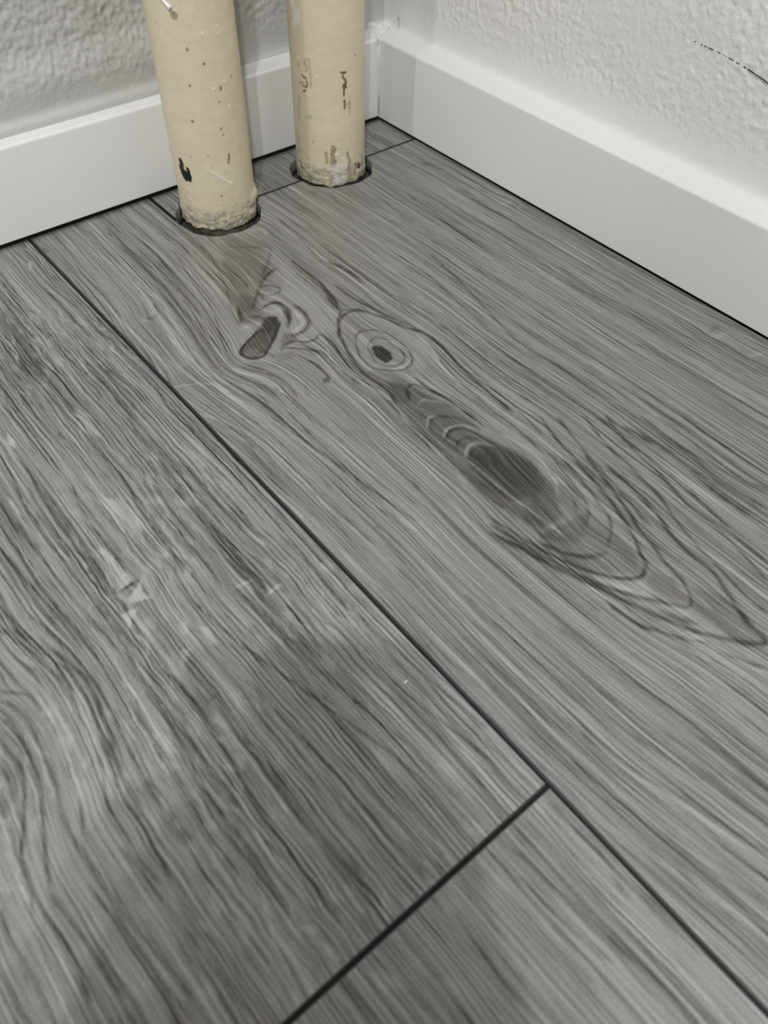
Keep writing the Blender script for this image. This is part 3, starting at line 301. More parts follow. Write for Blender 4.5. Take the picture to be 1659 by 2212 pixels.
def plank_tone(xs, ys, lines, areas, seed):
    """figure of the print on the grid xs x ys (mm): + dark, - light"""
    ny, nx = len(ys), len(xs); pos = np.zeros((ny, nx)); neg = np.zeros((ny, nx))
    R = random.Random(seed)
    def splat(t, cx, cy, wd, s):
        r = wd * 2.2 + 1
        i0, i1 = np.searchsorted(xs, (cx - r, cx + r)); j0, j1 = np.searchsorted(ys, (cy - r, cy + r))
        if i0 >= i1 or j0 >= j1: return
        d2 = ((xs[i0:i1] - cx) ** 2)[None] + ((ys[j0:j1] - cy) ** 2)[:, None]
        np.maximum(t[j0:j1, i0:i1], s * np.exp(-d2 / (wd * wd)), out=t[j0:j1, i0:i1])
    for wd, s, L in lines:
        P = smooth_line(L, .8); n = len(P); ph = R.random() * 50
        k = np.arange(n) * .8
        wv = 1 + .55 * vnoise(k / 14 + ph, np.full(n, ph), seed); sv = 1 + .7 * vnoise(k / 9 + ph, np.full(n, ph + 9), seed)
        jit = .55 * vnoise(k / 7 + ph, np.full(n, ph + 3), seed)
        end = np.clip(np.minimum(k, k[-1] - k) / 6 + .35, 0, 1) if n > 1 else [1]
        t = pos if s > 0 else neg
        for q in range(n):
            splat(t, P[q, 0] + jit[q], P[q, 1], max(.62, .80 * wd * wv[q]), abs(s) * sv[q] * end[q])
    X, Y = np.meshgrid(xs, ys)
    for s, bl, P in areas:
        i0, i1 = np.searchsorted(xs, (P[:, 0].min() - bl * 2, P[:, 0].max() + bl * 2)); j0, j1 = np.searchsorted(ys, (P[:, 1].min() - bl * 2, P[:, 1].max() + bl * 2))
        if i0 >= i1 or j0 >= j1: continue
        x = X[j0:j1, i0:i1]; y = Y[j0:j1, i0:i1]
        x = x + .8 * vnoise(x / 4, y / 7, seed + 3); y = y + 1.2 * vnoise(x / 4, y / 7, seed + 4)
        ins = np.zeros(x.shape, bool); dist = np.full(x.shape, 1e9); n = len(P)
        for a in range(n):
            p, q = P[a], P[(a + 1) % n]; e = q - p
            t = np.clip(((x - p[0]) * e[0] + (y - p[1]) * e[1]) / (e @ e + 1e-9), 0, 1)
            dist = np.minimum(dist, np.hypot(x - p[0] - t * e[0], y - p[1] - t * e[1]))
            c = (p[1] > y) != (q[1] > y)
            ins ^= c & (x < (q[0] - p[0]) * (y - p[1]) / (q[1] - p[1] + 1e-12) + p[0])
        sd = np.where(ins, dist, -dist); m = sstep(-bl * .5, bl * .5, sd) * abs(s)
        t = pos if s > 0 else neg
        t[j0:j1, i0:i1] = 1 - (1 - np.clip(t[j0:j1, i0:i1], 0, 1)) * (1 - m)
    return pos - neg

def axis(parts):
    a = np.concatenate([np.linspace(p, q, max(2, int(round((q - p) / s)) + 1)) for p, q, s in parts])
    return np.unique(np.round(a, 7))

FLOOR = mesh_obj('floor', [(-1.3, -1.5, -.020), (.05, -1.5, -.020), (.05, .05, -.020), (-1.3, .05, -.020),
                           (-1.3, -1.5, -.012), (.05, -1.5, -.012), (.05, .05, -.012), (-1.3, .05, -.012)],
                 [(3, 2, 1, 0), (4, 5, 6, 7), (0, 1, 5, 4), (1, 2, 6, 5), (2, 3, 7, 6), (3, 0, 4, 7)], SUB, smooth=False)
FLOOR['kind'] = 'structure'; FLOOR['label'] = 'wood look laminate floor of wide grey oak planks with black grooves'

def plank(xs, ys, edges, lines, areas, fl, seed, notch=None, holes=(), wob=(.5, 30), sink=0.0, fig=1.0, calm=(), flecks=0.0):
    """one laminate plank: chamfered top sheet, dark painted grooves, core edge. edges: chamfered boundary lines."""
    nx, ny = len(xs), len(ys)
    X, Y = np.meshgrid(xs, ys); X = X.copy(); Y = Y.copy()
    keep = np.ones((ny - 1, nx - 1), bool)
    mx = (xs[:-1] + xs[1:]) / 2; my = (ys[:-1] + ys[1:]) / 2
    if notch: keep &= ~((mx > notch[0])[None] & (my > notch[1])[:, None])
    tone = plank_tone(xs * 1000, ys * 1000, lines, areas, seed)
    onhole = np.zeros((ny, nx), bool)
    for hx, hy, hr in holes:
        CX, CY = np.meshgrid(mx, my)
        ang = np.arctan2(CY - hy, CX - hx); rr = hr + .0006 * np.sin(ang * 5 + seed) + .0004 * np.sin(ang * 11)
        keep &= ~(np.hypot(CX - hx, CY - hy) < rr)
        d = np.hypot(X - hx, Y - hy); a = np.arctan2(Y - hy, X - hx); r2 = hr + .0006 * np.sin(a * 5 + seed) + .0004 * np.sin(a * 11)
        sel = np.abs(d - r2) < .0008
        tgt = (sel & (d > 1e-6)); X[tgt] = hx + np.cos(a[tgt]) * r2[tgt]; Y[tgt] = hy + np.sin(a[tgt]) * r2[tgt]
        onhole |= sel
    Z = np.full((ny, nx), -sink)
    bnd = np.zeros((ny, nx), bool)
    for ax, v in edges:
        if ax == 'x': bnd[:, np.abs(xs - v) < 1e-6] = True
        else: bnd[np.abs(ys - v) < 1e-6, :] = True
    if notch:   # notch lines only act where the plank ends
        inx = np.abs(xs - notch[0]) < 1e-6; iny = np.abs(ys - notch[1]) < 1e-6
        b2 = np.zeros_like(bnd); b2[np.ix_(ys >= notch[1] - 1e-6, inx)] = True; b2[np.ix_(iny, xs >= notch[0] - 1e-6)] = True; bnd |= b2
    Z[bnd] = -CH * .85 - sink
    idx = np.arange(nx * ny).reshape(ny, nx)
    q = np.stack([idx[:-1, :-1], idx[:-1, 1:], idx[1:, 1:], idx[1:, :-1]], -1)
    F = q[keep]; bf = bnd.ravel()[F]; groove = bf.sum(1) >= 2
    # skirt under every open edge
    e = np.vstack([F[:, [0, 1]], F[:, [1, 2]], F[:, [2, 3]], F[:, [3, 0]]])
    key = np.sort(e, 1); k = key[:, 0].astype(np.int64) * nx * ny + key[:, 1]
    u, inv, cnt = np.unique(k, return_inverse=True, return_counts=True); be = e[cnt[inv] == 1]
    V = np.stack([X.ravel(), Y.ravel(), Z.ravel()], 1)
    bv = np.unique(be); remap = -np.ones(nx * ny, int); remap[bv] = np.arange(len(bv)) + nx * ny
    low = V[bv].copy(); low[:, 2] = -.0095
    SF = np.stack([be[:, 1], be[:, 0], remap[be[:, 0]], remap[be[:, 1]]], 1)
    hs = onhole.ravel()[be].all(1)
    V = np.vstack([V, low]); FA = np.vstack([F, SF])
    mi = np.concatenate([groove.astype(int), np.where(hs, 2, 1)])
    x, y = V[:, 0] * 1000, V[:, 1] * 1000
    psi = x + (sample(fl, x, y) if fl else 0)
    psi = psi + wob[0] * fbm(psi / wob[1] * 3, y / wob[1], seed + 20, 3)
    grain = np.stack([psi / 1000, y / 1000, np.full(len(V), seed * .731)], 1)
    tn = np.concatenate([tone.ravel(), np.zeros(len(bv))])
    if flecks:
        fk = fbm(psi / 3.6 + .8 * vnoise(y / 9, psi / 9, 91), y / 14, 93, 2); zone = sstep(-.1, .35, fbm(x / 60, y / 90, 95, 2) + .1)
        tn = tn - flecks * zone * sstep(.16, .34, fk) + .5 * flecks * zone * sstep(-.2, -.42, fk)
        psi = psi + zone * .75 * vnoise(x / 6, y / 11, 97)
        grain[:, 0] = psi / 1000
    fg = np.full(len(V), fig)
    if len(calm):
        cm = plank_tone(xs * 1000, ys * 1000, [], calm, seed).ravel(); fg[:nx * ny] *= 1 - np.clip(cm, 0, 1)
    used = np.zeros(len(V), bool); used[FA.ravel()] = True
    rm = np.cumsum(used) - 1
    return mesh_obj('plank', V[used], rm[FA], WOOD, FLOOR, attrs={'grain': grain[used], 'tone': tn[used], 'figure': fg[used]}, midx=mi, mats=[WOOD, GROOVE, EDGE])

def split(P):
    m = P.mean(0); return 'one' if m[0] > -W * 1000 else ('three' if m[1] > -J * 1000 else 'four')
LN = {k: [l for l in LINES if split(l[2]) == k] for k in ('one', 'three', 'four')}
AN = {k: [l for l in AREAS if split(l[2]) == k] for k in ('one', 'three', 'four')}
FL1 = flow(-345, 15, -800, 15, [l[2] for l in LN['one']])
FL3 = flow(-600, -335, -560, 15, [l[2] for l in LN['three']])
FL4 = flow(-600, -335, -720, -525, [l[2] for l in LN['four']])
CF = .0004; gf = .0011   # the filler piece is cut by hand
g = .00015   # half the open gap between planks
D = .00095
plank(axis([(-W + g, -W + g + CH, CH), (-W + g + CH, -W2 - gf - CF, D), (-W2 - gf - CF, -W2 - gf, CF), (-W2 - gf, .0015, D), (.0015, .002, .0005)]),
      axis([(-1.45, -.66, .05), (-.66, -G - gf - CF, D), (-G - gf - CF, -G - gf, CF), (-G - gf, -.004, D), (-.004, .002, .006)]),
      [('x', -W + g)], LN['one'], AN['one'], FL1, 1, notch=(-W2 - gf, -G - gf), holes=CUTS, wob=(.5, 34), calm=[c for c in CALM if split(c[2]) == 'one'], fig=.92)
plank(axis([(-W2 + gf, -W2 + gf + CF, CF), (-W2 + gf + CF, .0015, D), (.0015, .002, .0005)]),
      axis([(-G + gf, -G + gf + CF, CF), (-G + gf + CF, -.004, D), (-.004, .002, .006)]),
      [('x', -W2 + gf), ('y', -G + gf)], [], [], None, 7, holes=CUTS, wob=(.5, 34), sink=.0003)
plank(axis([(-.70, -.69, .01), (-.69, -.58, .02), (-.58, -W - g - CH, D), (-W - g - CH, -W - g, CH)]),
      axis([(-J + g, -J + g + CH, CH), (-J + g + CH, -.004, D), (-.004, .002, .006)]),
      [('x', -W - g), ('y', -J + g), ('x', -.70)], LN['three'], AN['three'], FL3, 3, wob=(.8, 24), fig=1.1, flecks=.20, calm=[c for c in CALM if split(c[2]) == 'three'])
plank(axis([(-.70, -.69, .01), (-.69, -.58, .02), (-.58, -W - g - CH, D), (-W - g - CH, -W - g, CH)]),
      axis([(-1.45, -.70, .05), (-.70, -J - g - CH, D), (-J - g - CH, -J - g, CH)]),
      [('x', -W - g), ('y', -J - g), ('x', -.70)], LN['four'], AN['four'], FL4, 5, wob=(.6, 34), fig=.9)
plank(axis([(-1.25, -.72, .05), (-.72, -.7003 - CH, .01), (-.7003 - CH, -.7003, CH)]), axis([(-1.45, -.05, .04), (-.05, .012, .0155)]),
      [('x', -.7003)], [], [], None, 9)

# ------------------------------------------------------------------ walls
def wall_left():
    xs = axis([(-1.25, -.40, .05), (-.40, .032, .0012)]); zs = axis([(H - .004, H + .09, .0012), (H + .09, .24, .0025), (.24, .30, .02), (.30, 2.35, .12)])
    X, Z = np.meshgrid(xs, zs); t = Z - H; fade = sstep(.24, .18, Z) * sstep(-.40, -.36, X)
    left = sstep(-.105, -.20, X)          # old plaster stands proud left of the pipes
    prof = np.interp(t, [-.01, 0, .0034, .0050, .0078, .0105, .024, .031, .046, .07, .12, 2.3], [.0130, .0130, .0131, .0124, .0097, .0093, .0104, .0094, .0052, .0042, .0040, .0040])
    prof2 = np.interp(t, [-.01, 0, .001, .003, .006, .02, 2.3], [.0050, .0045, .0030, .0012, .0005, .0003, .0003])
    out = prof * left + prof2 * (1 - left)
    rough = sstep(.012, .035, t)
    und = .0007 * fbm(X * 22, Z * 34, 31, 3) + (.0010 * np.abs(fbm(X * 60 + Z * 25, Z * 45 - X * 20, 35, 3)) - .0014 * np.abs(fbm(X * 120 + Z * 60, Z * 110 - X * 70, 43, 2))) * rough + .0010 * fbm(X * 290, Z * 230, 39, 2) * (.2 + .8 * rough)
    Y = T - (out + und * fade * (.3 + .7 * np.minimum(1, t / .02 + .2)))
    st = .22 * np.exp(-((X + .243) / .005) ** 2 - ((Z - .131) / .008) ** 2) * (X > -.3)
    for sx, sz, sr in ((-.259, .1165, .0006), (-.277, .083, .0007)):
        st = np.maximum(st, .95 * np.exp(-((X - sx) ** 2 + (Z - sz) ** 2) / sr ** 2))
    return X, Y, Z, st
def grid_faces(ny, nx, flip=False):
    i = np.arange(nx * ny).reshape(ny, nx); f = np.stack([i[:-1, :-1], i[:-1, 1:], i[1:, 1:], i[1:, :-1]], -1).reshape(-1, 4)
    return f[:, ::-1] if flip else f
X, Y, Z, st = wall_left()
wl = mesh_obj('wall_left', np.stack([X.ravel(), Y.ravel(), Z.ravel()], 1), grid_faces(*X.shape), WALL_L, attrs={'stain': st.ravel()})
wl['kind'] = 'structure'; wl['label'] = 'uneven trowelled white plaster wall behind the cream pipes'
def wall_right():
    ys = axis([(-1.45, -.46, .05), (-.46, T, .0013)]); zs = axis([(H - .004, H + .12, .0012), (H + .12, .26, .0025), (.26, .32, .02), (.32, 2.35, .12)])
    Yg, Zg = np.meshgrid(ys, zs); t = Zg - H
    out = np.interp(t, [-.01, 0, .001, .0025, .0055, 3], [.0042, .0038, .0022, .0009, .0002, 0])
    smooth = sstep(.008, .03, t) * np.clip(.65 + .7 * (fbm(Yg * 14, Zg * 18, 61, 2) + .25), .35, 1) * sstep(.0, -.07, Yg)
    peel = np.maximum(fbm(Yg * 210, Zg * 150, 51, 2), -.06) * .0012 + .0008 * np.maximum(fbm(Yg * 330 + 4, Zg * 250, 58, 2), .02) + .0006 * fbm(Yg * 420, Zg * 380, 57, 2)
    und = .0010 * fbm(Yg * 14, Zg * 16, 55, 2)
    Xg = T - out - (peel * smooth + und * np.minimum(1, t / .02)) * sstep(.26, .20, Zg) * sstep(-.46, -.42, Yg)
    st = np.zeros_like(Xg)
    for y, z, ry, rz, s in ((.0046, .0785, .0011, .0016, .9), (.0036, .0752, .0010, .0026, .55), (.0030, .0728, .0007, .0016, .4), (-.277, .1435, .0003, .0003, .95)):
        st = np.maximum(st, s * np.exp(-((Yg - y) / ry) ** 2 - ((Zg - z) / rz) ** 2))
    return Xg, Yg, Zg, st
X, Y, Z, st = wall_right()
wr = mesh_obj('wall_right', np.stack([X.ravel(), Y.ravel(), Z.ravel()], 1), grid_faces(*X.shape, flip=False), WALL_R, attrs={'stain': st.ravel()})
wr['kind'] = 'structure'; wr['label'] = 'white painted wall with orange peel texture and a hairline crack'
# hairline crack: thin dark slits lying in the paint
CP = np.array([(-.2782, .1424), (-.2840, .1424), (-.2925, .1420), (-.3060, .1411), (-.3180, .1396), (-.3270, .1382), (-.3420, .1351), (-.3600, .1308)])
cl = smooth_line(CP * 1000, 1.0) / 1000; V = []; F = []
R = random.Random(5)
for i in range(len(cl) - 1):
    a, b = cl[i], cl[i + 1]; f = i / len(cl)
    if R.random() > .12 + f * 1.25: continue
    wd = .00004 + .00008 * min(1, f * 1.4) + R.random() * .00005; k = len(V)
    for p, sg in ((a, -1), (b, -1), (b, 1), (a, 1)):
        V.append((T - .0010, p[0], p[1] + sg * wd + R.uniform(-.00008, .00008)))
    for p, sg in ((a, -1), (b, -1), (b, 1), (a, 1)): V.append((T + .002, p[0], p[1] + sg * wd))
    F += [(k, k + 1, k + 2, k + 3), (k, k + 4, k + 5, k + 1), (k + 2, k + 6, k + 7, k + 3), (k + 1, k + 5, k + 6, k + 2), (k + 3, k + 7, k + 4, k)]
mesh_obj('crack', V, F, CRACKM, wr, smooth=False)

# ------------------------------------------------------------------ baseboards
def profile(gap):
    r = .0024; p = [(T, gap), (.0004, gap), (0, gap + .0004), (0, H - r)]
    for k in range(1, 6):
        a = k / 5 * math.pi / 2; p.append((r - r * math.cos(a), H - r + r * math.sin(a)))
    return p + [(T, H + .0002)]
def baseboard(name, gap, a0, a1, axisname, label, mat):
    P = profile(gap); n = len(P); V = []; F = []
    st = list(np.linspace(a0, a1, 30))
    for s in st:
        for u, z in P: V.append((u, s, z) if axisname == 'y' else (s, u, z))
    for i in range(len(st) - 1):
        for k in range(n):
            f = (i * n + k, i * n + (k + 1) % n, (i + 1) * n + (k + 1) % n, (i + 1) * n + k)
            F.append(f if axisname == 'x' else f[::-1])
    F.append(tuple(range(n))); F.append(tuple((len(st) - 1) * n + k for k in range(n))[::-1])
    me = mesh_obj(name, V, F, mat)
    bm = bmesh.new(); bm.from_mesh(me.data); bmesh.ops.recalc_face_normals(bm, faces=bm.faces); bm.to_mesh(me.data); bm.free()
    try: me.data.set_sharp_from_angle(angle=math.radians(35))
    except Exception: pass
    me['kind'] = 'structure'; me['label'] = label
    return me
bl = baseboard('baseboard_left', .0036, -1.25, -.0002, 'x', 'white painted baseboard behind the two pipes', BOARD)
br = baseboard('baseboard_right', .0027, -1.45, T, 'y', 'white painted baseboard along the right wall, bright flat top', BOARD_R)
# paint filled lump where the two boards meet
def lump(name, c, r, seed, mat, parent, n=14, m=20):
    V = []; F = []
    for i in range(n + 1):
        th = math.pi * i / n
        for k in range(m):
            ph = 2 * math.pi * k / m; d = 1 + .22 * math.sin(3 * ph + seed) * math.sin(th) + .15 * math.sin(5 * th + seed * 2 + ph)
            V.append((c[0] + r[0] * d * math.sin(th) * math.cos(ph), c[1] + r[1] * d * math.sin(th) * math.sin(ph), c[2] + r[2] * d * math.cos(th)))
    for i in range(n):
        for k in range(m): F.append((i * m + k, (i + 1) * m + k, (i + 1) * m + (k + 1) % m, i * m + (k + 1) % m))
    return mesh_obj(name, V, F, mat, parent)
lump('caulk_bead', (.013, .018, H), (.011, .010, .0045), 1.0, CAULK, br)
lump('caulk_bead', (-.0012, .0015, H - .0015), (.0022, .0026, .0035), 2.2, CAULK, bl)
V, F = tube([(-.0006, -.0004, .006), (-.0007, -.0005, .03), (-.0006, -.0005, .052), (-.0006, -.0004, H - .004)], [.0005, .0009, .0008, .0005], 8)
mesh_obj('caulk_bead', V, F, CAULK, bl)

# ------------------------------------------------------------------ pipes
MK = json.loads('''{"L":[["b",2.9,0.7,[-71.6,144.0,-71.7,143.5]],["w",0.9,1,[-55.2,132.9]],["w",0.9,1,[-44.3,130.8]],["w",0.6,1,[-44.1,135.6]],["w",0.8,1,[-30.7,122.3]],["w",1.0,1,[-53.5,98.2,-52.3,97.8]],["w",0.8,1,[-43.9,101.0]],["w",0.7,1,[-42.2,84.1]],["w",0.6,0.7,[-32.2,81.1]],["w",0.6,0.7,[-34.3,82.2]],["w",0.8,1,[-15.8,68.9,-15.8,66.4]],["b",0.9,0.8,[-87.3,137.3]],["b",0.7,0.7,[-66.5,124.5,-66.7,122.9]],["b",0.8,0.9,[-47.4,98.1,-47.6,96.7]],["b",0.6,0.8,[-57.0,114.5]],["b",0.6,0.9,[-68.8,101.0]],["b",0.7,0.9,[-71.0,77.1]],["b",0.9,0.7,[-51.3,70.5]],["b",0.8,0.7,[-50.5,66.0]],["b",1.0,0.8,[-48.2,51.1,-48.4,47.7,-49.3,44.7]],["b",0.9,0.7,[-58.3,21.0]],["b",0.8,0.5,[-49.8,88.7]],["b",0.7,0.6,[-37.0,102.3]],["b",1,0.4,[-76.7,51.2]],["d",1.3,1,[-87.9,45.2,-87.3,43.4]],["d",1.6,1,[-88.5,40.4,-87.7,37.6,-86.6,34.8,-85.0,32.7]],["d",1.6,1,[-86.4,37.0,-84.2,36.1,-82.2,35.1,-82.0,33.0]],["d",1.0,1,[-81.9,40.8,-81.5,38.4,-81.4,35.8]],["d",0.8,0.7,[-86.0,42.7,-86.2,40.7]],["w",0.9,0.8,[-62.6,40.2,-59.0,37.5,-55.3,34.4,-51.6,31.2,-48.2,29.2]],["w",1.2,0.45,[-84.7,25.4,-81.9,23.0]],["w",1.0,0.4,[-85.7,18.1,-83.4,16.1]],["w",1.6,0.8,[-31.7,-0.1,-32.9,-0.7]],["w",1.2,0.7,[-46.5,1.3]],["w",1.0,0.7,[-45.9,-2.9]],["w",1.0,0.5,[-15.8,-5.4]],["w",0.7,0.6,[-27.6,19.6]],["b",0.7,0.8,[-15.8,-2.5]],["b",0.7,0.6,[-23.2,44.3]],["b",0.8,0.4,[-61.7,43.5]],["b",0.8,0.4,[-63.6,52.1]]],"R":[["w",3.4,0.75,[-96.5,128.0,-93.9,125.3,-92.6,121.3,-90.5,118.4]],["w",3.0,0.7,[-88.0,120.7,-88.4,117.1,-91.0,113.8]],["w",1.6,0.6,[-94.5,113.8,-94.0,110.3]],["b",1.0,0.95,[-54.4,82.8,-50.5,82.2]],["b",1.1,0.95,[-52.5,82.2,-53.1,79.6,-52.1,78.2,-50.5,76.3,-50.3,74.6]],["b",1.5,1,[-50.3,74.6,-52.2,73.1,-52.5,71.9,-50.6,71.7]],["b",0.8,0.95,[-52.1,70.0,-52.2,66.4]],["b",1.0,0.95,[-52.0,62.2,-51.7,59.2,-51.8,56.1]],["b",1.0,0.6,[-47.5,59.9,-46.9,58.9]],["b",0.7,0.3,[-46.9,57.6,-47.1,49.9]],["b",0.7,0.3,[-48.7,58.0,-48.3,55.4]],["b",0.8,0.35,[-79.4,91.9,-78.8,83.1,-78.7,72.9]],["b",0.7,0.35,[-81.6,91.5,-83.4,87.6]],["b",0.8,0.45,[-81.9,87.3,-81.2,85.7,-82.2,82.5]],["w",1.0,0.9,[-90.2,91.2,-90.3,90.0]],["w",1.1,0.9,[-85.2,80.1,-83.6,79.5]],["w",1.0,0.7,[-73.7,80.6,-73.1,80.2]],["b",0.8,0.8,[-86.6,78.7,-85.0,77.9,-82.6,77.3]],["b",0.9,0.8,[-82.3,75.2,-82.1,72.2,-83.5,70.3]],["b",0.8,0.7,[-86.4,71.2,-83.8,70.9]],["b",1.0,0.85,[-86.3,67.2,-84.0,68.0]],["b",0.8,0.6,[-90.8,85.4,-89.4,84.3]],["b",0.6,0.5,[-90.1,72.0,-86.2,73.4]],["b",1.0,0.6,[-39.9,92.8,-40.4,92.1]],["w",1.2,0.5,[-37.2,92.4]],["b",1.6,0.5,[-68.4,21.9,-67.9,17.1,-67.7,12.8]],["b",2.4,0.6,[-62.4,26.1,-62.6,20.6,-63.1,15.7,-62.9,10.7]],["b",1.6,0.7,[-60.4,24.9,-64.0,20.6]],["b",1.5,0.7,[-61.0,14.9,-60.8,10.6]],["b",1.3,0.6,[-50.2,20.2,-48.2,14.1,-47.9,10.4]],["b",1.6,0.45,[-48.7,10.7,-48.9,-0.2]],["d",1.3,0.8,[-38.0,6.0,-36.7,4.1]],["b",1.0,0.8,[-42.9,8.9,-40.8,7.5]],["b",1.6,0.4,[-32.3,12.0,-30.5,5.4]],["w",0.8,0.8,[-60.5,20.1,-57.7,20.5]],["w",2.2,0.5,[-54.1,16.1,-52.7,10.2]],["w",5.0,0.45,[-61.6,7.8,-55.8,7.9]],["w",4.0,0.5,[-60.4,-1.8,-54.5,-1.8]],["w",0.9,0.5,[-54.2,46.4]],["w",1.0,0.5,[-55.9,33.7]],["w",1.0,0.5,[-42.1,29.1]],["w",0.8,0.5,[-33.8,25.3]],["b",2.5,0.2,[-91.1,61.6,-93.6,49.2]],["b",1.5,0.3,[-94.3,49.0,-93.1,42.8]],["b",1.4,0.3,[-79.7,49.3,-83.0,47.9]],["b",1.2,0.35,[-79.3,30.1,-78.6,28.2]],["b",2.5,0.2,[-97.1,33.3,-96.4,16.2]],["b",1.5,0.3,[-76.7,6.0,-68.6,8.5]]]}''')
def pipe(which, key, label):
    (cx, cy), r = PIPES[which]; nt = 320
    zs = np.concatenate([[-.0118], axis([(-.0112, .165, .00065)]), np.linspace(.18, 2.34, 30)]); th = np.linspace(0, 2 * np.pi, nt, endpoint=False)
    TH, ZZ = np.meshgrid(th, zs); sd = 70 + which * 11
    u = np.cos(TH) * 30; v = np.sin(TH) * 30; z = ZZ * 1000
    def n3(sc, s): return (vnoise(u / sc + 7, z / sc, s) * np.abs(np.sin(TH)) + vnoise(v / sc + 3, z / sc, s + 1) * np.abs(np.cos(TH)))
    low = np.clip((13 - z + 5 * n3(9, sd + 8)) / 10, 0, 1)
    rad = r + .00022 * n3(26, sd) + .00018 * n3(7, sd + 2)
    rad += low * (.0007 * n3(6.5, sd + 4) + .0005 * n3(2.1, sd + 6) + .0004)
    edge = -7 + 3.2 * n3(7, sd + 9)         # the paint coat ends raggedly inside the hole
    bare = sstep(.8, -.8, z - edge); rad -= bare * .0014
    if which == 0:
        a0 = math.radians(-40); dth = np.angle(np.exp(1j * (TH - a0)))
        rad += .0022 * np.exp(-(dth / .22) ** 2 - ((z - 9) / 5.5) ** 2)
    fields = {k: np.zeros(TH.shape) for k in ('dark', 'brown', 'white')}
    arc = np.angle(np.exp(1j * TH)) * r * 1000
    for kind, wd, s, pts in MK[key]:
        P = smooth_line(np.array(pts).reshape(-1, 2), .35); t = fields[{'d': 'dark', 'b': 'brown', 'w': 'white'}[kind]]
        for j, (a, zz) in enumerate(P):
            wj = max(1.15, wd * (1.9 if kind == 'd' else 1.0)) * .70 * (1 + .25 * math.sin(j * 1.7 + zz)); j0, j1 = np.searchsorted(zs * 1000, (zz - 3 * wj, zz + 3 * wj))
            d = (arc[j0:j1] - a + np.pi * r * 1000) % (2 * np.pi * r * 1000) - np.pi * r * 1000
            q = np.hypot(d, z[j0:j1] - zz) / wj + .22 * vnoise(arc[j0:j1] / .9, z[j0:j1] / .9, 5)
            np.maximum(t[j0:j1], s * sstep(1.25, .75, q), out=t[j0:j1])
    rad += .00022 * fields['white'] - .00025 * fields['dark'] - .0001 * fields['brown']
    grime = np.clip(low * (.75 + .8 * n3(6, sd + 12)), 0, 1) + .22 * sstep(45, 5, z) * np.clip(.3 + n3(11, sd + 15), 0, 1)
    fields['dark'] = np.maximum(fields['dark'], bare * .78)
    Vp = np.stack([cx * 0 + rad * np.cos(TH), rad * np.sin(TH), ZZ], -1).reshape(-1, 3)
    i = np.arange(nt * len(zs)).reshape(len(zs), nt); j = np.roll(i, -1, axis=1)
    Fp = np.stack([i[:-1], j[:-1], j[1:], i[1:]], -1).reshape(-1, 4)
    fields['grime'] = grime
    o = mesh_obj('pipe', Vp, Fp, PAINT, attrs={k: a.ravel() for k, a in fields.items()})
    o.location = (cx, cy, 0)
    o['label'] = label; o['category'] = 'pipe'; o['group'] = 'cream pipes rising through the floor'
    return o
pl = pipe(0, 'L', 'cream painted pipe with a black paint chip low on its left side')
pr = pipe(1, 'R', 'cream painted pipe nearest the corner, brown scuffs down its front')
(cx, cy), r = PIPES[0]
DP = [(-80.1, 156.2), (-78.4, 152.7), (-76.4, 150.5), (-74.3, 148.7), (-73.1, 147.6)]
pts = [((r + .0002) * math.cos(a / 1000 / r), (r + .0002) * math.sin(a / 1000 / r), z / 1000) for a, z in DP]
V, F = tube(pts, [.0011, .0012, .0011, .0014, .0017], 10)
d = mesh_obj('paint_drip', V, F, DRIP, pl); d['label'] = 'white paint drip'

# dark crumbs and film down in the pipe holes
for k, (hx, hy, hr) in enumerate(HOLES):
    V = []; F = []; n = 40
    for i in range(n):
        a = 2 * math.pi * i / n
        V += [(hx + (hr + .0005) * math.cos(a), hy + (hr + .0005) * math.sin(a), -.0119), (hx + (hr + .0005) * math.cos(a), hy + (hr + .0005) * math.sin(a), -.0075 - .0015 * math.sin(3 * a)),
              (hx + (hr - .0012) * math.cos(a), hy + (hr - .0012) * math.sin(a), -.0085 - .0015 * math.sin(3 * a)), (hx + (hr - .0012) * math.cos(a), hy + (hr - .0012) * math.sin(a), -.0119)]
    for i in range(n):
        j = (i + 1) % n
        for q in range(4): F.append((i * 4 + q, j * 4 + q, j * 4 + (q + 1) % 4, i * 4 + (q + 1) % 4))
    mesh_obj('underlay_ring', V, F, BLUEFILM, FLOOR)

# ------------------------------------------------------------------ the photographer's phone and hands (behind the lens, they shade the floor)
def local(a, b, c): return Vector(CAM) + Vector(RIGHT) * a - Vector(DOWN) * b + Vector(FWD) * c
def slab(name, a0, a1, b0, b1, c0, c1, rad, mat, parent=None, n=6):
    out = []
    for (ca, cb, t0) in ((a1 - rad, b1 - rad, 0), (a0 + rad, b1 - rad, 1), (a0 + rad, b0 + rad, 2), (a1 - rad, b0 + rad, 3)):
        for k in range(n + 1):
            t = (t0 + k / n) * math.pi / 2; out.append((ca + rad * math.cos(t), cb + rad * math.sin(t)))
    m = len(out); V = [local(a, b, c0) for a, b in out] + [local(a, b, c1) for a, b in out]
    F = [tuple(range(m)), tuple(range(2 * m - 1, m - 1, -1))] + [(k, k + m, (k + 1) % m + m, (k + 1) % m) for k in range(m)]
    return mesh_obj(name, V, F, mat, parent, smooth=False)
PB = plain('black_phone_case', (.02, .02, .022), .4); PG = plain('phone_glass', (.012, .012, .014), .08); SKIN = plain('skin', (.50, .31, .23), .5)
ph = slab('smartphone', -.060, .014, -.139, .014, -.013, -.004, .012, PB)
ph['label'] = 'black smartphone held above the floor by two hands'; ph['category'] = 'phone'
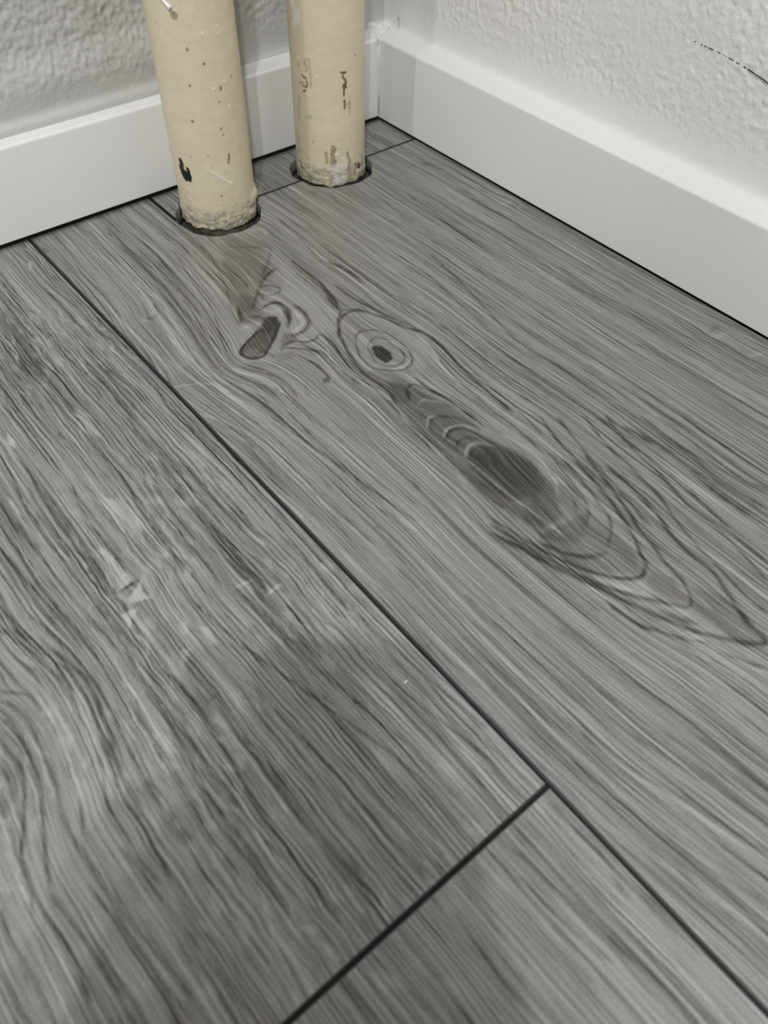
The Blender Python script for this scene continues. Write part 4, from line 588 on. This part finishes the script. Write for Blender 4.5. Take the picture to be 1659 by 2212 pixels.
slab('screen', -.057, .011, -.136, .011, -.0134, -.0131, .010, PG, ph)
slab('camera_bump', -.026, .011, -.026, .011, -.004, -.0025, .008, PG, ph)
def hand(side):
    """fingers behind the phone, thumb in front, forearm running back and down"""
    ctr = -.0215; s = side
    def L(a, b, c): return local(ctr + s * a, b, c)
    P = []; E = []; Rr = []
    def add(p, r, par=None):
        P.append(p); Rr.append(r); i = len(P) - 1
        if par is not None: E.append((par, i))
        return i
    w0 = add(L(.075, -.150, -.014), .024)
    a1 = add(L(.105, -.230, -.060), .031, w0); a2 = add(L(.140, -.330, -.130), .040, a1); add(L(.160, -.400, -.190), .044, a2)
    pm = add(L(.062, -.105, -.006), .026, w0)
    for k, (b, ln) in enumerate(((-.050, .046), (-.072, .048), (-.094, .046), (-.116, .042))):
        kn = add(L(.056, b - .004, .004), .0115, pm)
        q = kn
        for f, c, r in ((.30, .010, .0095), (.62, .010, .0088), (1.0, .006, .0075)):
            q = add(L(.056 - ln * f, b + .004 * f, c + .004), r, q)
    t = add(L(.056, -.085, -.018), .014, pm); t = add(L(.046, -.058, -.026), .0105, t); add(L(.030, -.040, -.024), .0085, t)
    me = bpy.data.meshes.new('hand'); me.from_pydata(P, E, [])
    o = bpy.data.objects.new('hand', me); COL.objects.link(o)
    md = o.modifiers.new('Skin', 'SKIN'); md.use_smooth_shade = True
    for i, r in enumerate(Rr): me.skin_vertices[0].data[i].radius = (r, r)
    me.skin_vertices[0].data[0].use_root = True
    o.modifiers.new('Subsurf', 'SUBSURF').levels = 2; o.modifiers['Subsurf'].render_levels = 2
    me.materials.append(SKIN); o['category'] = 'hand'
    return o
h1 = hand(1); h1['label'] = "person's right hand and forearm gripping the smartphone"
h2 = hand(-1); h2['label'] = "person's left hand and forearm gripping the smartphone"

fl = lump('paint_flake', (-.3568, -.4586, .0004), (.0011, .0005, .0005), 3.0, DRIP, None, 8, 12)
fl['label'] = 'tiny white paint flake lying on the left plank near its long joint'; fl['category'] = 'debris'
